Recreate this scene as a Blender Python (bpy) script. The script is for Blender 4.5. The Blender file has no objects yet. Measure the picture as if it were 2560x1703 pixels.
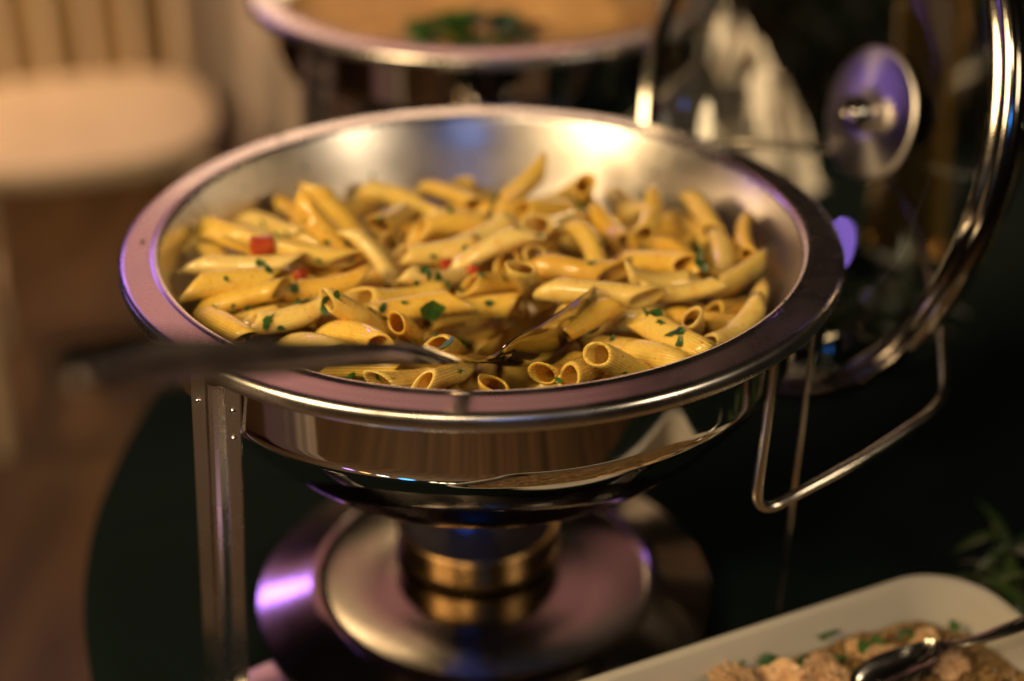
import bpy, bmesh, math, random
from mathutils import Vector, Matrix, Quaternion, noise as mnoise
R = math.radians
random.seed(7)
sc = bpy.context.scene
col = sc.collection

# ------------------------------------------------------------------ camera
cam_d = bpy.data.cameras.new("camera"); cam = bpy.data.objects.new("camera", cam_d); col.objects.link(cam)
cam_d.lens = 55; cam_d.sensor_width = 36; cam_d.clip_start = 0.01; cam_d.clip_end = 60
CAM = Vector((.015, -.723, .530))
cam.location = CAM; cam.rotation_euler = (R(90-28.68), 0, 0)
cam_d.dof.use_dof = True; cam_d.dof.focus_distance = .688; cam_d.dof.aperture_fstop = 2.5; cam_d.dof.aperture_blades = 0
sc.camera = cam

# ------------------------------------------------------------------ world, lamps, exposure
w = bpy.data.worlds.new("World"); sc.world = w; w.use_nodes = True
bg = w.node_tree.nodes["Background"]; bg.inputs[0].default_value = (.50, .38, .30, 1); bg.inputs[1].default_value = .008
sc.view_settings.view_transform = 'Standard'; sc.view_settings.look = 'None'; sc.view_settings.exposure = -.15; sc.view_settings.gamma = 1
sc.render.engine = 'CYCLES'
sc.cycles.use_denoising = True; sc.cycles.max_bounces = 10; sc.cycles.transmission_bounces = 8; sc.cycles.glossy_bounces = 5
sc.cycles.sample_clamp_indirect = 6; sc.cycles.caustics_reflective = False; sc.cycles.caustics_refractive = False

def area(name, loc, aim, size, watt, colr, shape='DISK', size_y=None, spread=None):
    d = bpy.data.lights.new(name, 'AREA'); d.energy = watt; d.color = colr; d.shape = shape; d.size = size
    if size_y: d.size_y = size_y
    if spread: d.spread = R(spread)
    o = bpy.data.objects.new(name, d); col.objects.link(o); o.location = loc
    o.rotation_euler = (Vector(aim)-Vector(loc)).to_track_quat('-Z', 'Y').to_euler(); return o
def bulb(name, loc, rad, watt, colr):
    d = bpy.data.lights.new(name, 'POINT'); d.energy = watt; d.color = colr; d.shadow_soft_size = rad
    o = bpy.data.objects.new(name, d); col.objects.link(o); o.location = loc; return o

area('warm_key', (-1.02, -.85, .98), (0, 0, .15), .64, 27, (1.0, .70, .36))
area('warm_fill', (1.10, -.80, .82), (0, .05, .15), .40, 5, (1.0, .78, .52))
area('pink_wall_glow', (-.95, 3.2, 2.05), (-.2, 0, .2), 2.6, 11.5, (1.0, .40, .34), 'RECTANGLE', 1.5)
area('cream_wall_lamp', (-.3, 3.25, 1.0), (-.1, .3, .2), 1.5, 8, (1.0, .66, .42), 'RECTANGLE', .35)
area('violet_spot', (-1.08, 1.45, .86), (0, 0, .1), .13, 1.7, (.42, .20, 1.0))
area('violet_disc_light', (-1.5, .85, .32), (.2, .15, .2), .16, .42, (.42, .22, 1.0))  # second violet lamp, added to tint the lid disc and left rim edge
area('room_lamp', (-1.5, 1.3, 1.3), (-.75, 1.75, -.5), .4, 7.0, (1.0, .62, .30), spread=75)
area('napkin_fill', (1.05, .80, .45), (.20, .54, .08), .10, 1.6, (1.0, .70, .42), spread=40)  # fill added to brighten the napkin behind the lid
area('front_floor_fill', (-.55, -1.7, 1.75), (-.55, -1.5, -.7), .4, 24, (1.0, .72, .42), spread=110)  # fill added over the front floor and white table that the pan mirrors
bulb('blue_led', (.16, -1.30, .78), .065, 2.4, (.05, .28, 1.0))
# bulbs added out of frame on the cloth, to be mirrored in the pan
for k in range(6): bulb('reflection_bulb', (-.056+.0115*k, -.236+.002*(k % 2), -.024), .0042, .007, (1.0, .72, .42))
bulb('reflection_bulb', (-.090, -.236, -.020), .0105, .020, (.05, .38, 1.0))
bulb('reflection_bulb', (-.122, -.232, -.022), .0080, .012, (1.0, .95, .9))
bulb('reflection_bulb', (-.146, -.226, -.022), .0075, .008, (1.0, .5, .15))
bulb('reflection_bulb', (-.170, -.218, -.022), .0080, .010, (.5, .25, 1.0))


# ------------------------------------------------------------------ helpers
T = -.035            # table top
FLOOR = T-.74
def link(name, me, mat=None, parent=None, smooth=True):
    o = bpy.data.objects.new(name, me); col.objects.link(o)
    if mat and not me.materials: me.materials.append(mat)
    if parent: o.parent = parent
    if smooth and me.polygons:
        me.polygons.foreach_set('use_smooth', [True]*len(me.polygons)); me.set_sharp_from_angle(angle=R(42))
    return o
def mesh_from(verts, faces, name="mesh"):
    me = bpy.data.meshes.new(name); me.from_pydata([tuple(v) for v in verts], [], faces); me.update(); return me
def bm_mesh(bm, name="mesh", normals=True):
    if normals: bmesh.ops.recalc_face_normals(bm, faces=bm.faces)
    me = bpy.data.meshes.new(name); bm.to_mesh(me); bm.free(); return me
def tag(o, label=None, cat=None, group=None, kind=None):
    if label: o['label'] = label
    if cat: o['category'] = cat
    if group: o['group'] = group
    if kind: o['kind'] = kind
    return o
def thing(name, loc, label, cat, group=None, rz=0):
    o = bpy.data.objects.new(name, None); col.objects.link(o); o.location = loc; o.rotation_euler = (0, 0, rz)
    o.empty_display_size = .05
    return tag(o, label, cat, group)
def lathe(profile, n=96, closed=False, name="lathe"):
    V = []; F = []
    m = len(profile)
    for i in range(n):
        a = 2*math.pi*i/n
        for r, z in profile: V.append((r*math.cos(a), r*math.sin(a), z))
    for i in range(n):
        j = (i+1) % n
        for k in range(m if closed else m-1):
            l = (k+1) % m
            F.append((i*m+k, j*m+k, j*m+l, i*m+l))
    bm = bmesh.new(); vs = [bm.verts.new(v) for v in V]
    for f in F:
        try: bm.faces.new([vs[q] for q in f])
        except ValueError: pass
    bmesh.ops.remove_doubles(bm, verts=bm.verts, dist=1e-6)
    return bm_mesh(bm, name)
def smooth_profile(pts, k=4):
    out = []
    P = [pts[0]]+list(pts)+[pts[-1]]
    for i in range(1, len(P)-2):
        p0, p1, p2, p3 = P[i-1], P[i], P[i+1], P[i+2]
        for j in range(k):
            t = j/k
            out.append(tuple(.5*((2*p1[d])+(-p0[d]+p2[d])*t+(2*p0[d]-5*p1[d]+4*p2[d]-p3[d])*t*t+(-p0[d]+3*p1[d]-3*p2[d]+p3[d])*t**3) for d in range(len(p1))))
    out.append(tuple(pts[-1])); return out
def tube(pts, rad, n=12, cap=True, name="tube"):
    pts = [Vector(p) for p in pts]; m = len(pts)
    rads = rad if isinstance(rad, (list, tuple)) else [rad]*m
    V = []; F = []; u = None
    for i, p in enumerate(pts):
        t = (pts[min(i+1, m-1)]-pts[max(i-1, 0)]).normalized()
        if u is None: u = t.orthogonal().normalized()
        u = (u-t*u.dot(t)).normalized(); v = t.cross(u)
        for k in range(n):
            a = 2*math.pi*k/n; V.append(p+(u*math.cos(a)+v*math.sin(a))*rads[i])
    for i in range(m-1):
        for k in range(n):
            l = (k+1) % n; F.append((i*n+k, i*n+l, (i+1)*n+l, (i+1)*n+k))
    if cap: F.append(tuple(range(n-1, -1, -1))); F.append(tuple(range((m-1)*n, m*n)))
    return mesh_from(V, F, name)
def box(sx, sy, sz, bev=.001, seg=2, off=(0, 0, 0)):
    bm = bmesh.new(); bmesh.ops.create_cube(bm, size=1)
    for v in bm.verts: v.co = Vector((v.co.x*sx, v.co.y*sy, v.co.z*sz))+Vector(off)
    if bev: bmesh.ops.bevel(bm, geom=list(bm.edges), offset=bev, segments=seg, affect='EDGES', profile=.5)
    return bm_mesh(bm)
def copy_tree(o, parent=None):
    c = o.copy(); col.objects.link(c); c.parent = parent
    for ch in list(o.children): copy_tree(ch, c)
    return c

# ------------------------------------------------------------------ materials
def mat(name, base=(.5, .5, .5), rough=.5, metal=0, **kw):
    m = bpy.data.materials.new(name); m.use_nodes = True
    p = m.node_tree.nodes["Principled BSDF"]
    p.inputs['Base Color'].default_value = (*base, 1); p.inputs['Roughness'].default_value = rough; p.inputs['Metallic'].default_value = metal
    for k, v in kw.items(): p.inputs[k.replace('_', ' ')].default_value = v
    return m
def N(m, typ, **kw):
    n = m.node_tree.nodes.new(typ)
    for k, v in kw.items(): setattr(n, k, v)
    return n
def L(m, a, b): m.node_tree.links.new(a, b)
def P(m): return m.node_tree.nodes["Principled BSDF"]
def objcoord(m): return N(m, 'ShaderNodeTexCoord').outputs['Object']
def noise(m, scale, detail=4, rough=.5, vec=None, dist=0):
    n = N(m, 'ShaderNodeTexNoise'); n.inputs['Scale'].default_value = scale; n.inputs['Detail'].default_value = detail
    n.inputs['Roughness'].default_value = rough; n.inputs['Distortion'].default_value = dist
    L(m, vec or objcoord(m), n.inputs['Vector']); return n.outputs['Fac']
def ramp(m, fac, stops):
    r = N(m, 'ShaderNodeValToRGB'); e = r.color_ramp.elements
    while len(e) > 1: e.remove(e[-1])
    for i, (p, c) in enumerate(stops):
        el = e[0] if i == 0 else e.new(p)
        el.position = p; el.color = (*c, 1) if len(c) == 3 else c
    L(m, fac, r.inputs[0]); return r.outputs[0]
def maprange(m, fac, a, b, lo=0, hi=1):
    r = N(m, 'ShaderNodeMapRange'); r.inputs[1].default_value = lo; r.inputs[2].default_value = hi
    r.inputs[3].default_value = a; r.inputs[4].default_value = b; L(m, fac, r.inputs[0]); return r.outputs[0]
def bump(m, h, strength=.2, dist=.001):
    b = N(m, 'ShaderNodeBump'); b.inputs['Strength'].default_value = strength; b.inputs['Distance'].default_value = dist
    L(m, h, b.inputs['Height']); L(m, b.outputs[0], P(m).inputs['Normal']); return b
def math_(m, op, a, b=None):
    n = N(m, 'ShaderNodeMath', operation=op)
    for i, x in enumerate((a, b)):
        if x is None: continue
        if isinstance(x, (int, float)): n.inputs[i].default_value = x
        else: L(m, x, n.inputs[i])
    return n.outputs[0]
def steel(name, base, r0, r1, scale=60, bmp=0):
    m = mat(name, base, r0, 1)
    L(m, maprange(m, noise(m, scale, 6, .65), r0, r1, .35, .7), P(m).inputs['Roughness'])
    if bmp: bump(m, noise(m, scale*.5, 3), bmp, .0004)
    return m
M = {}
M['polish'] = steel('polished_steel', (.66, .63, .60), .03, .06, 25, .02)
M['satin'] = steel('satin_steel', (.60, .57, .54), .22, .36, 14, .02)
M['disc'] = mat('brushed_disc', (.62, .58, .56), .30, 1, Anisotropic=.85)
tn = N(M['disc'], 'ShaderNodeTangent', direction_type='RADIAL', axis='Z'); L(M['disc'], tn.outputs[0], P(M['disc']).inputs['Tangent'])
M['plate'] = steel('plate_steel', (.25, .23, .21), .12, .20, 14, .02)
M['inner'] = steel('pan_steel', (.66, .62, .56), .27, .42, 14, .03)
M['wire'] = steel('wire_steel', (.62, .58, .50), .16, .28, 90)
M['spoon'] = steel('spoon_steel', (.44, .41, .36), .12, .20, 30)
bump(M['spoon'], noise(M['spoon'], 45, 1, .4), .10, .0016)
M['ring'] = steel('ring_steel', (.44, .41, .36), .09, .15, 40)
M['tin'] = steel('can_tin', (.22, .135, .055), .24, .32, 40, .05)
# round rim flange: light grime specks
m = M['satin']; sp = noise(m, 220, 2, .5)
dk = ramp(m, sp, [(.0, (.60, .57, .54)), (.76, (.60, .57, .54)), (.82, (.42, .36, .30))]); L(m, dk, P(m).inputs['Base Color'])
m = M['inner']; sp = noise(m, 130, 3, .55)
L(m, ramp(m, sp, [(.0, (.64, .60, .55)), (.68, (.64, .60, .55)), (.75, (.44, .30, .14))]), P(m).inputs['Base Color'])
# glass
M['glass'] = mat('clear_glass', (.56, .61, .59), .0, 0, Transmission_Weight=1.0, IOR=1.46)
M['amber'] = mat('amber_glass', (.80, .50, .12), .05, 0, Transmission_Weight=.85, IOR=1.45)
# pasta
m = mat('cooked_penne', (.8, .5, .12), .34, 0, Subsurface_Weight=.35, Subsurface_Scale=.004, Coat_Weight=.8, Coat_Roughness=.09, IOR=1.42)
P(m).inputs['Subsurface Radius'].default_value = (1.0, .55, .18)
oi = N(m, 'ShaderNodeObjectInfo').outputs['Random']; oc = objcoord(m)
base = ramp(m, oi, [(0, (.72, .43, .055)), (.3, (.80, .53, .085)), (.6, (.82, .58, .135)), (1, (.84, .63, .21))])
mix = N(m, 'ShaderNodeMix', data_type='RGBA'); L(m, maprange(m, noise(m, 160, 4, .6), 0, .6, .5, .75), mix.inputs[0])
L(m, base, mix.inputs[6]); mix.inputs[7].default_value = (.66, .29, .025, 1)
spk = N(m, 'ShaderNodeMix', data_type='RGBA'); L(m, maprange(m, noise(m, 420, 2, .4), 0, .8, .70, .76), spk.inputs[0])
L(m, mix.outputs[2], spk.inputs[6]); spk.inputs[7].default_value = (.40, .13, .02, 1)
L(m, spk.outputs[2], P(m).inputs['Base Color'])
sep = N(m, 'ShaderNodeSeparateXYZ'); L(m, oc, sep.inputs[0])
ang = math_(m, 'ARCTAN2', sep.outputs[1], sep.outputs[0])
rid = math_(m, 'SINE', math_(m, 'MULTIPLY', ang, 26.0))
hgt = math_(m, 'ADD', math_(m, 'MULTIPLY', rid, .28), noise(m, 300, 4, .6))
bump(m, hgt, .6, .0006)
L(m, maprange(m, noise(m, 500, 3), .16, .50, .35, .65), P(m).inputs['Roughness'])
M['penne'] = m
# greens
def leafmat(name, a, b, rough=.35):
    m = mat(name, a, rough, 0, Subsurface_Weight=.1, Subsurface_Scale=.002)
    r = N(m, 'ShaderNodeObjectInfo').outputs['Random']
    L(m, ramp(m, r, [(0, a), (1, b)]), P(m).inputs['Base Color']); bump(m, noise(m, 300, 3), .3, .0006); return m
M['parsley'] = leafmat('parsley', (.012, .055, .010), (.045, .13, .018))
M['leaf'] = leafmat('dark_leaf', (.008, .024, .008), (.035, .065, .012), .4)
M['stem'] = mat('stem', (.05, .06, .02), .6)
m = mat('red_pepper', (.45, .05, .012), .22, 0, Subsurface_Weight=.3, Subsurface_Scale=.003); bump(m, noise(m, 250, 3), .3, .0008)
L(m, ramp(m, noise(m, 120, 3), [(.3, (.30, .02, .008)), (.7, (.55, .10, .03))]), P(m).inputs['Base Color']); M['red'] = m
# cloth, floor, wood
m = mat('black_cloth', (.0050, .0092, .0084), 1.0); bump(m, noise(m, 900, 2), .3, .0005)
P(m).inputs['Specular IOR Level'].default_value = .03; M['black'] = m
m = mat('floor_wood', (.2, .1, .05), .5)
mp = N(m, 'ShaderNodeMapping'); mp.inputs['Scale'].default_value = (9, .7, 1); L(m, objcoord(m), mp.inputs[0])
L(m, ramp(m, noise(m, 2.2, 8, .65, mp.outputs[0], .4), [(.3, (.020, .012, .006)), (.5, (.062, .034, .015)), (.72, (.125, .068, .029))]), P(m).inputs['Base Color'])
bump(m, noise(m, 4, 6, .6, mp.outputs[0]), .2, .003); M['floor'] = m
def cloth(name, a, b, s=6):
    m = mat(name, a, .8); L(m, ramp(m, noise(m, s, 4), [(.3, a), (.7, b)]), P(m).inputs['Base Color']); bump(m, noise(m, 700, 2), .25, .0006); return m
M['cream'] = cloth('cream_paint', (.62, .50, .36), (.70, .58, .43)); P(M['cream']).inputs['Roughness'].default_value = .45
M['cover'] = cloth('pale_cloth', (.60, .50, .42), (.70, .60, .51)); M['napkin'] = cloth('napkin_cloth', (.66, .56, .46), (.74, .65, .54))
M['tan'] = cloth('tan_cloth', (.46, .31, .15), (.54, .38, .19)); M['shrub'] = mat('shrub_leaf', (.012, .028, .010), .5)
m = mat('white_ceramic', (.42, .40, .35), .25, 0, Coat_Weight=.25, Coat_Roughness=.08); bump(m, noise(m, 25, 2), .06, .001); M['ceramic'] = m
m = mat('grain_salad', (.33, .18, .06), .55, 0, Subsurface_Weight=.2, Subsurface_Scale=.002)
L(m, ramp(m, noise(m, 230, 4, .6), [(.3, (.07, .045, .015)), (.55, (.22, .13, .045)), (.8, (.42, .28, .11))]), P(m).inputs['Base Color']); M['grain'] = m
m = mat('cooked_chicken', (.55, .32, .14), .42, 0, Subsurface_Weight=.35, Subsurface_Scale=.003)
L(m, ramp(m, noise(m, 90, 6, .65), [(.3, (.42, .20, .065)), (.55, (.60, .36, .15)), (.75, (.70, .48, .24))]), P(m).inputs['Base Color'])
hs = N(m, 'ShaderNodeHueSaturation'); L(m, maprange(m, N(m, 'ShaderNodeObjectInfo').outputs['Random'], .55, 1.25), hs.inputs['Value']); hs.inputs['Saturation'].default_value = .85; L(m, P(m).inputs['Base Color'].links[0].from_socket, hs.inputs['Color']); L(m, hs.outputs[0], P(m).inputs['Base Color'])
mp = N(m, 'ShaderNodeMapping'); mp.inputs['Scale'].default_value = (1, .25, 1); L(m, objcoord(m), mp.inputs[0])
bump(m, noise(m, 420, 5, .65, mp.outputs[0]), .7, .002); M['chicken'] = m
m = mat('curry_sauce', (.42, .19, .035), .6, 0, Subsurface_Weight=.2, Subsurface_Scale=.004)
L(m, ramp(m, noise(m, 30, 5, .6), [(.3, (.40, .19, .022)), (.6, (.56, .31, .06)), (.8, (.62, .41, .12))]), P(m).inputs['Base Color']); bump(m, noise(m, 45, 4), .5, .004); M['sauce'] = m
m = mat('blue_flame', (0, 0, 0), 1); P(m).inputs['Emission Color'].default_value = (.02, .16, 1, 1); P(m).inputs['Emission Strength'].default_value = .32; P(m).inputs['Alpha'].default_value = .45; M['flame'] = m
M['dark'] = mat('dark_metal', (.015, .015, .015), .45, .3)

# ------------------------------------------------------------------ the setting
fl = link('floor', mesh_from([(-14, -6, FLOOR), (14, -6, FLOOR), (14, 22, FLOOR), (-14, 22, FLOOR)], [(0, 1, 2, 3)]), M['floor'], smooth=False); tag(fl, kind='structure')

# oval table under a black cloth
TC = (.2427, .1167); TR = .4908
tb = thing('buffet_table', (TC[0], TC[1], FLOOR), 'buffet table with a curved edge under a long black cloth', 'table')
H = T-FLOOR
V = []; F = []
n = 180; rings = [0, .3, .42, .47, .484, .4895, .4908]; zs = [H, H, H, H, H-.0005, H-.003, H-.008]
for r, z in zip(rings, zs):
    for i in range(n):
        a = 2*math.pi*i/n; V.append((r*math.cos(a), r*math.sin(a), z))
for k in range(1, 9):
    t = k/8
    for i in range(n):
        a = 2*math.pi*i/n; rr = .4908+(.012+.022*math.sin(a*17)+.010*math.sin(a*31+1))*t*t*.9+.004*t
        V.append((rr*math.cos(a), rr*math.sin(a), (H-.008)*(1-t)+.01*t))
m_ = len(V)//n
for k in range(m_-1):
    for i in range(n):
        j = (i+1) % n; F.append((k*n+i, k*n+j, (k+1)*n+j, (k+1)*n+i))
bm = bmesh.new(); vs = [bm.verts.new(v) for v in V]
for f in F: bm.faces.new([vs[q] for q in f])
bmesh.ops.remove_doubles(bm, verts=bm.verts, dist=1e-6)
for v in bm.verts:
    if v.co.y > 0: v.co.y *= 1.4
link('tablecloth', bm_mesh(bm), M['black'], tb)

# ------------------------------------------------------------------ chafing dishes
def chafer(loc, label):
    t = thing('chafing_dish', loc, label, 'chafing dish', 'chafing dishes')
    pan = smooth_profile([(0, .140), (.08, .140), (.108, .1425), (.124, .150), (.1335, .163), (.1415, .180), (.1485, .199), (.1548, .2175), (.1585, .2275), (.1602, .2318)], 5)
    rim = [(.1606, .2328), (.1613, .2340), (.1623, .2347), (.1633, .2348), (.1641, .2345), (.1646, .2342), (.1652, .23405), (.1662, .23395), (.1690, .2338), (.1720, .2336), (.1750, .2334), (.1772, .2333), (.1780, .2332),
           (.1788, .2330), (.1797, .2325), (.1804, .2317), (.1809, .2306), (.1811, .2294), (.1812, .2278), (.1811, .2262), (.1806, .2252), (.1797, .2250), (.1790, .2258), (.1784, .2285), (.1772, .2315), (.1740, .2322), (.1685, .2324), (.1650, .2326)]
    outp = [(.1618, .2312), (.1596, .2275), (.1559, .2175), (.1496, .199), (.1426, .180), (.1346, .162), (.125, .1487), (.108, .1412), (0, .1387)]
    fp = link('food_pan', lathe(pan, 128), M['inner'], t)
    link('pan_rim', lathe([pan[-1]]+rim+outp, 160), M['satin'], fp)
    wp = [(.1632, .2314), (.1655, .2308), (.1655, .2275), (.1636, .2255), (.1630, .2235), (.1630, .2200), (.1630, .1935), (.1630, .1915), (.1627, .1890), (.1615, .1855)]
    wp += smooth_profile([(.1615, .1855), (.1560, .1765), (.1470, .1640), (.1355, .1500), (.122, .1362), (.107, .1247), (.0985, .1197), (.0960, .1182), (.0925, .1168), (.088, .1162), (.06, .1158), (0, .1155)], 5)[1:]
    link('water_pan', lathe(wp, 192), M['polish'], t)
    # base plate
    bp = [(0, .0175), (.06, .0175), (.090, .0178), (.0935, .0190), (.0950, .0205), (.0968, .0205), (.100, .0195), (.115, .0140), (.127, .0105), (.1300, .0095), (.1305, .0078), (.129, .0068), (.09, .0068), (0, .0068)]
    link('base_plate', lathe(bp, 128), M['plate'], t)
    for az in (214, 330, 90):
        b = link('foot_bar', box(.095, .026, .0060, .0012, off=(.124, 0, .0032)), M['satin'], t); b.rotation_euler = (0, 0, R(az))
    # legs: flat strap with a rounded rib and rivets
    for top, bot, fa in (((-.1160, -.1222, .2190), (-.1345, -.0905, 0), 248), ((-.0895, .1432, .2190), (-.0895, .1432, 0), 122), ((.0895, .1432, .2190), (.0895, .1432, 0), 58)):
        bm = bmesh.new(); prof = [(-.0125, 0), (-.0125, .0016), (-.0050, .0016), (-.0046, .0030), (-.0032, .0048), (-.0012, .0056), (.0012, .0056), (.0032, .0048), (.0046, .0030), (.0050, .0016), (.0125, .0016), (.0125, 0)]
        zz = [.0005, .004, .05, .12, .19, .2200]
        ringv = []
        for z in zz:
            s = .86 if z < .003 else 1
            ringv.append([bm.verts.new((y, x*s, z)) for x, y in prof])
        for a, b in zip(ringv, ringv[1:]):
            for k in range(len(prof)):
                l = (k+1) % len(prof); bm.faces.new((a[k], a[l], b[l], b[k]))
        bm.faces.new(ringv[0]); bm.faces.new(ringv[-1])
        lg = link('leg', bm_mesh(bm), M['satin'], t, smooth=False); 
        zx = (Vector(top)-Vector(bot)).normalized(); xx = Vector((math.cos(R(fa)), math.sin(R(fa)), 0)); xx = (xx-zx*xx.dot(zx)).normalized(); yy = zx.cross(xx)
        mw = Matrix((xx, yy, zx)).transposed().to_4x4(); mw.translation = Vector(bot); lg.matrix_local = mw
        for (y, z) in ((-.009, .205), (.009, .206), (.009, .190)):
            rv = link('rivet', lathe([(0, .0013), (.0008, .0012), (.0014, .0007), (.0016, 0), (.0012, -.0002)], 12), M['polish'], lg)
            rv.location = (.0016, y, z); rv.rotation_euler = (0, R(90), 0)
    rod = link('support_rod', tube([(.1630, -.050, .226), (.1615, -.049, .12), (.160, -.046, .001)], .0013, 8), M['wire'], t)
    # lid holder: one bent wire
    pts = [(.1330, -.1030, .2290), (.1345, -.1040, .215), (.1335, -.1040, .180), (.1320, -.1035, .150), (.1325, -.1030, .1400), (.1360, -.1020, .1345), (.1430, -.0990, .1335),
           (.1560, -.0930, .1375), (.1850, -.0760, .1435), (.2130, -.0560, .1495), (.2290, -.0420, .1530), (.2370, -.0280, .1550), (.2440, .0000, .1555), (.2540, .0500, .1550), (.2610, .0950, .1575),
           (.2620, .1350, .1680), (.2570, .1620, .1800), (.2470, .1800, .1880), (.2300, .1920, .1930), (.2000, .1960, .2000), (.1600, .1800, .2100), (.1300, .1500, .2210), (.1120, .1290, .2290)]
    link('lid_holder', tube(smooth_profile(pts, 6), .0027, 12), M['wire'], t)
    return t
main = chafer((0, 0, T), 'round steel chafing dish heaped with yellow penne, in front')
main['group'] = 'steel chafing dishes on the black table'
rear = copy_tree(main); rear.location = (-.004, .452, T); rear['label'] = 'steel chafing dish of brown sauce standing behind the penne dish'
for ch in list(rear.children):
    if ch.name.split('.')[0] in ('lid_holder', 'support_rod'): bpy.data.objects.remove(ch)

# fuel can on the base plate
fc = thing('fuel_can', (-.005, .026, T+.0176), 'small round fuel can on the base plate under the pan', 'fuel can')
link('can_body', lathe([(0, .001), (.044, .001), (.0468, .0015), (.0480, .003), (.0476, .0048), (.0464, .0056), (.0462, .012), (.0462, .0185), (.0474, .0195), (.0476, .0210), (.0468, .0220), (.0445, .0215), (.044, .0190)], 64), M['tin'], fc)
link('burner_cap', lathe([(.0442, .0188), (.036, .0195), (.022, .0200), (.0215, .0180), (.0, .0180)], 64), M['dark'], fc)
V = []; F = []
prof_f = [(.011, .0195), (.013, .026), (.014, .036), (.011, .046), (.007, .054), (.002, .060)]
for k, (r, z) in enumerate(prof_f):
    for i in range(24):
        a = 2*math.pi*i/24; rr = r*(1+.12*math.sin(3*a+k*.8)); V.append((rr*math.cos(a)-.006, rr*math.sin(a)+.000, z+.002*math.sin(5*a)))
for k in range(len(prof_f)-1):
    for i in range(24): F.append((k*24+i, k*24+(i+1) % 24, (k+1)*24+(i+1) % 24, (k+1)*24+i))
F.append(tuple(range(24))); F.append(tuple(range(5*24, 6*24)))
link('flame', mesh_from(V, F), M['flame'], fc)

# ------------------------------------------------------------------ glass lid standing in the wire holder
az, el = R(205.2), R(12.9)
nrm = Vector((math.cos(el)*math.cos(az), math.cos(el)*math.sin(az), math.sin(el)))
lid = thing('glass_lid', (0, 0, 0), 'clear domed glass lid with steel rim standing upright in wire holder', 'lid')
lid.matrix_world = Matrix.Translation((.182, .137, .213)) @ (-nrm).to_track_quat('Z', 'Y').to_matrix().to_4x4()
dome = smooth_profile([(.1600, .002), (.1585, .012), (.152, .026), (.135, .040), (.105, .052), (.065, .0595), (.03, .0618), (0, .0622)], 4)
inn = [(max(0, r-.0030*(r > .01)*min(1, r/.1)), z-.0030*(1-min(1, r/.158)**3)) for r, z in reversed(dome)]
link('glass_dome', lathe(dome+inn, 128, closed=True), M['glass'], lid)
ring = [(.1545, -.0065), (.1570, -.0085), (.1600, -.0080), (.1625, -.0060), (.1640, -.0062), (.1668, -.0048), (.1690, -.0020), (.1692, .0015), (.1675, .0040), (.1650, .0050), (.1620, .0062), (.1606, .0060), (.1606, -.0010), (.1560, -.0010), (.1545, -.0030)]
link('rim_ring', lathe(ring, 160, closed=True), M['ring'], lid)
link('washer_disc', lathe([(0, .0500), (.0100, .0500), (.0125, .0500), (.0130, .0492), (.0150, .0490), (.0155, .0500), (.0370, .0508), (.0392, .0511), (.0400, .0520), (.0396, .0532), (.037, .0535), (0, .0560)], 96), M['disc'], lid)
link('bolt_nut', lathe([(0, .0375), (.003, .0370), (.0045, .0385), (.0062, .0385), (.0075, .0360), (.0092, .0360), (.0100, .0375), (.0100, .0499), (.0, .0499)], 48), M['polish'], lid)
link('knob', lathe([(0, .0560), (.006, .0560), (.006, .066), (.030, .0645), (.032, .066), (.030, .069), (.009, .071), (.008, .082), (.016, .086), (.017, .092), (.010, .096), (0, .097)], 64), M['polish'], lid)

# ------------------------------------------------------------------ penne
def penne_mesh(seed):
    rg = random.Random(seed)
    ro, th = .0065*rg.uniform(.94, 1.06), .0017
    n, m = 28, 11; V = []; F = []
    bend = rg.uniform(-.0038, .0038); bend2 = rg.uniform(-.001, .001); flat = rg.choice((.74, .82, .88, .94, 1.0)); fa = rg.uniform(0, 3.14)
    slope = rg.uniform(.95, 1.3); slope2 = slope*rg.uniform(.8, 1.15); Lh = .019
    dent_a, dent_s, dent_d = rg.uniform(0, 6.28), rg.uniform(-.6, .6), rg.uniform(0, .0018)
    ph = rg.uniform(0, 6.28)
    flare = (rg.uniform(.98, 1.10), rg.uniform(.98, 1.10))
    def ring(s, rad, inset):
        t = s*2-1; out = []
        for k in range(n):
            a = 2*math.pi*k/n
            r = rad*(1+.012*math.sin(2*a+ph)+.015*math.sin(5*s+ph))
            f = flare[1] if t > 0 else flare[0]
            r *= 1+(f-1)*abs(t)**4
            dd = math.exp(-((t-dent_s)/.35)**2)*max(0, math.cos(a-dent_a))**3
            r -= dent_d*dd
            x, y = r*math.cos(a), r*math.sin(a)
            c, q = math.cos(fa), math.sin(fa); u, v = x*c+y*q, -x*q+y*c; v *= flat; x, y = u*c-v*q, u*q+v*c
            sl = slope2 if t > 0 else slope
            z = t*(Lh-inset)-x*sl*(abs(t)**1.5)*(1 if t > 0 else 1)+.0003*math.sin(3*a+ph)*abs(t)
            bz = (z/Lh)**2
            out.append((x+bend*bz, y+bend2*bz, z))
        return out
    loops = [ring(k/(m-1), ro, .0006) for k in range(m)]
    loops[0] = ring(0, ro-.0002, .0004); loops[-1] = ring(1, ro-.0002, .0004)
    e1 = ring(1, ro-.0007, 0); i1 = [ring(1-k/(m-1)*.999, ro-th, .0005) for k in range(0, m)]
    e0 = ring(0, ro-.0007, 0)
    seq = loops+[e1]+i1+[e0]
    for lp in seq: V += lp
    q = len(seq)
    for k in range(q):
        l = (k+1) % q
        for i in range(n):
            j = (i+1) % n; F.append((k*n+i, k*n+j, l*n+j, l*n+i))
    bm = bmesh.new(); vs = [bm.verts.new(v) for v in V]
    for f in F: bm.faces.new([vs[x] for x in f])
    me = bm_mesh(bm, 'penne'); me.materials.append(M['penne'])
    me.polygons.foreach_set('use_smooth', [True]*len(me.polygons)); return me
PM = [penne_mesh(100+k) for k in range(18)]
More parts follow.
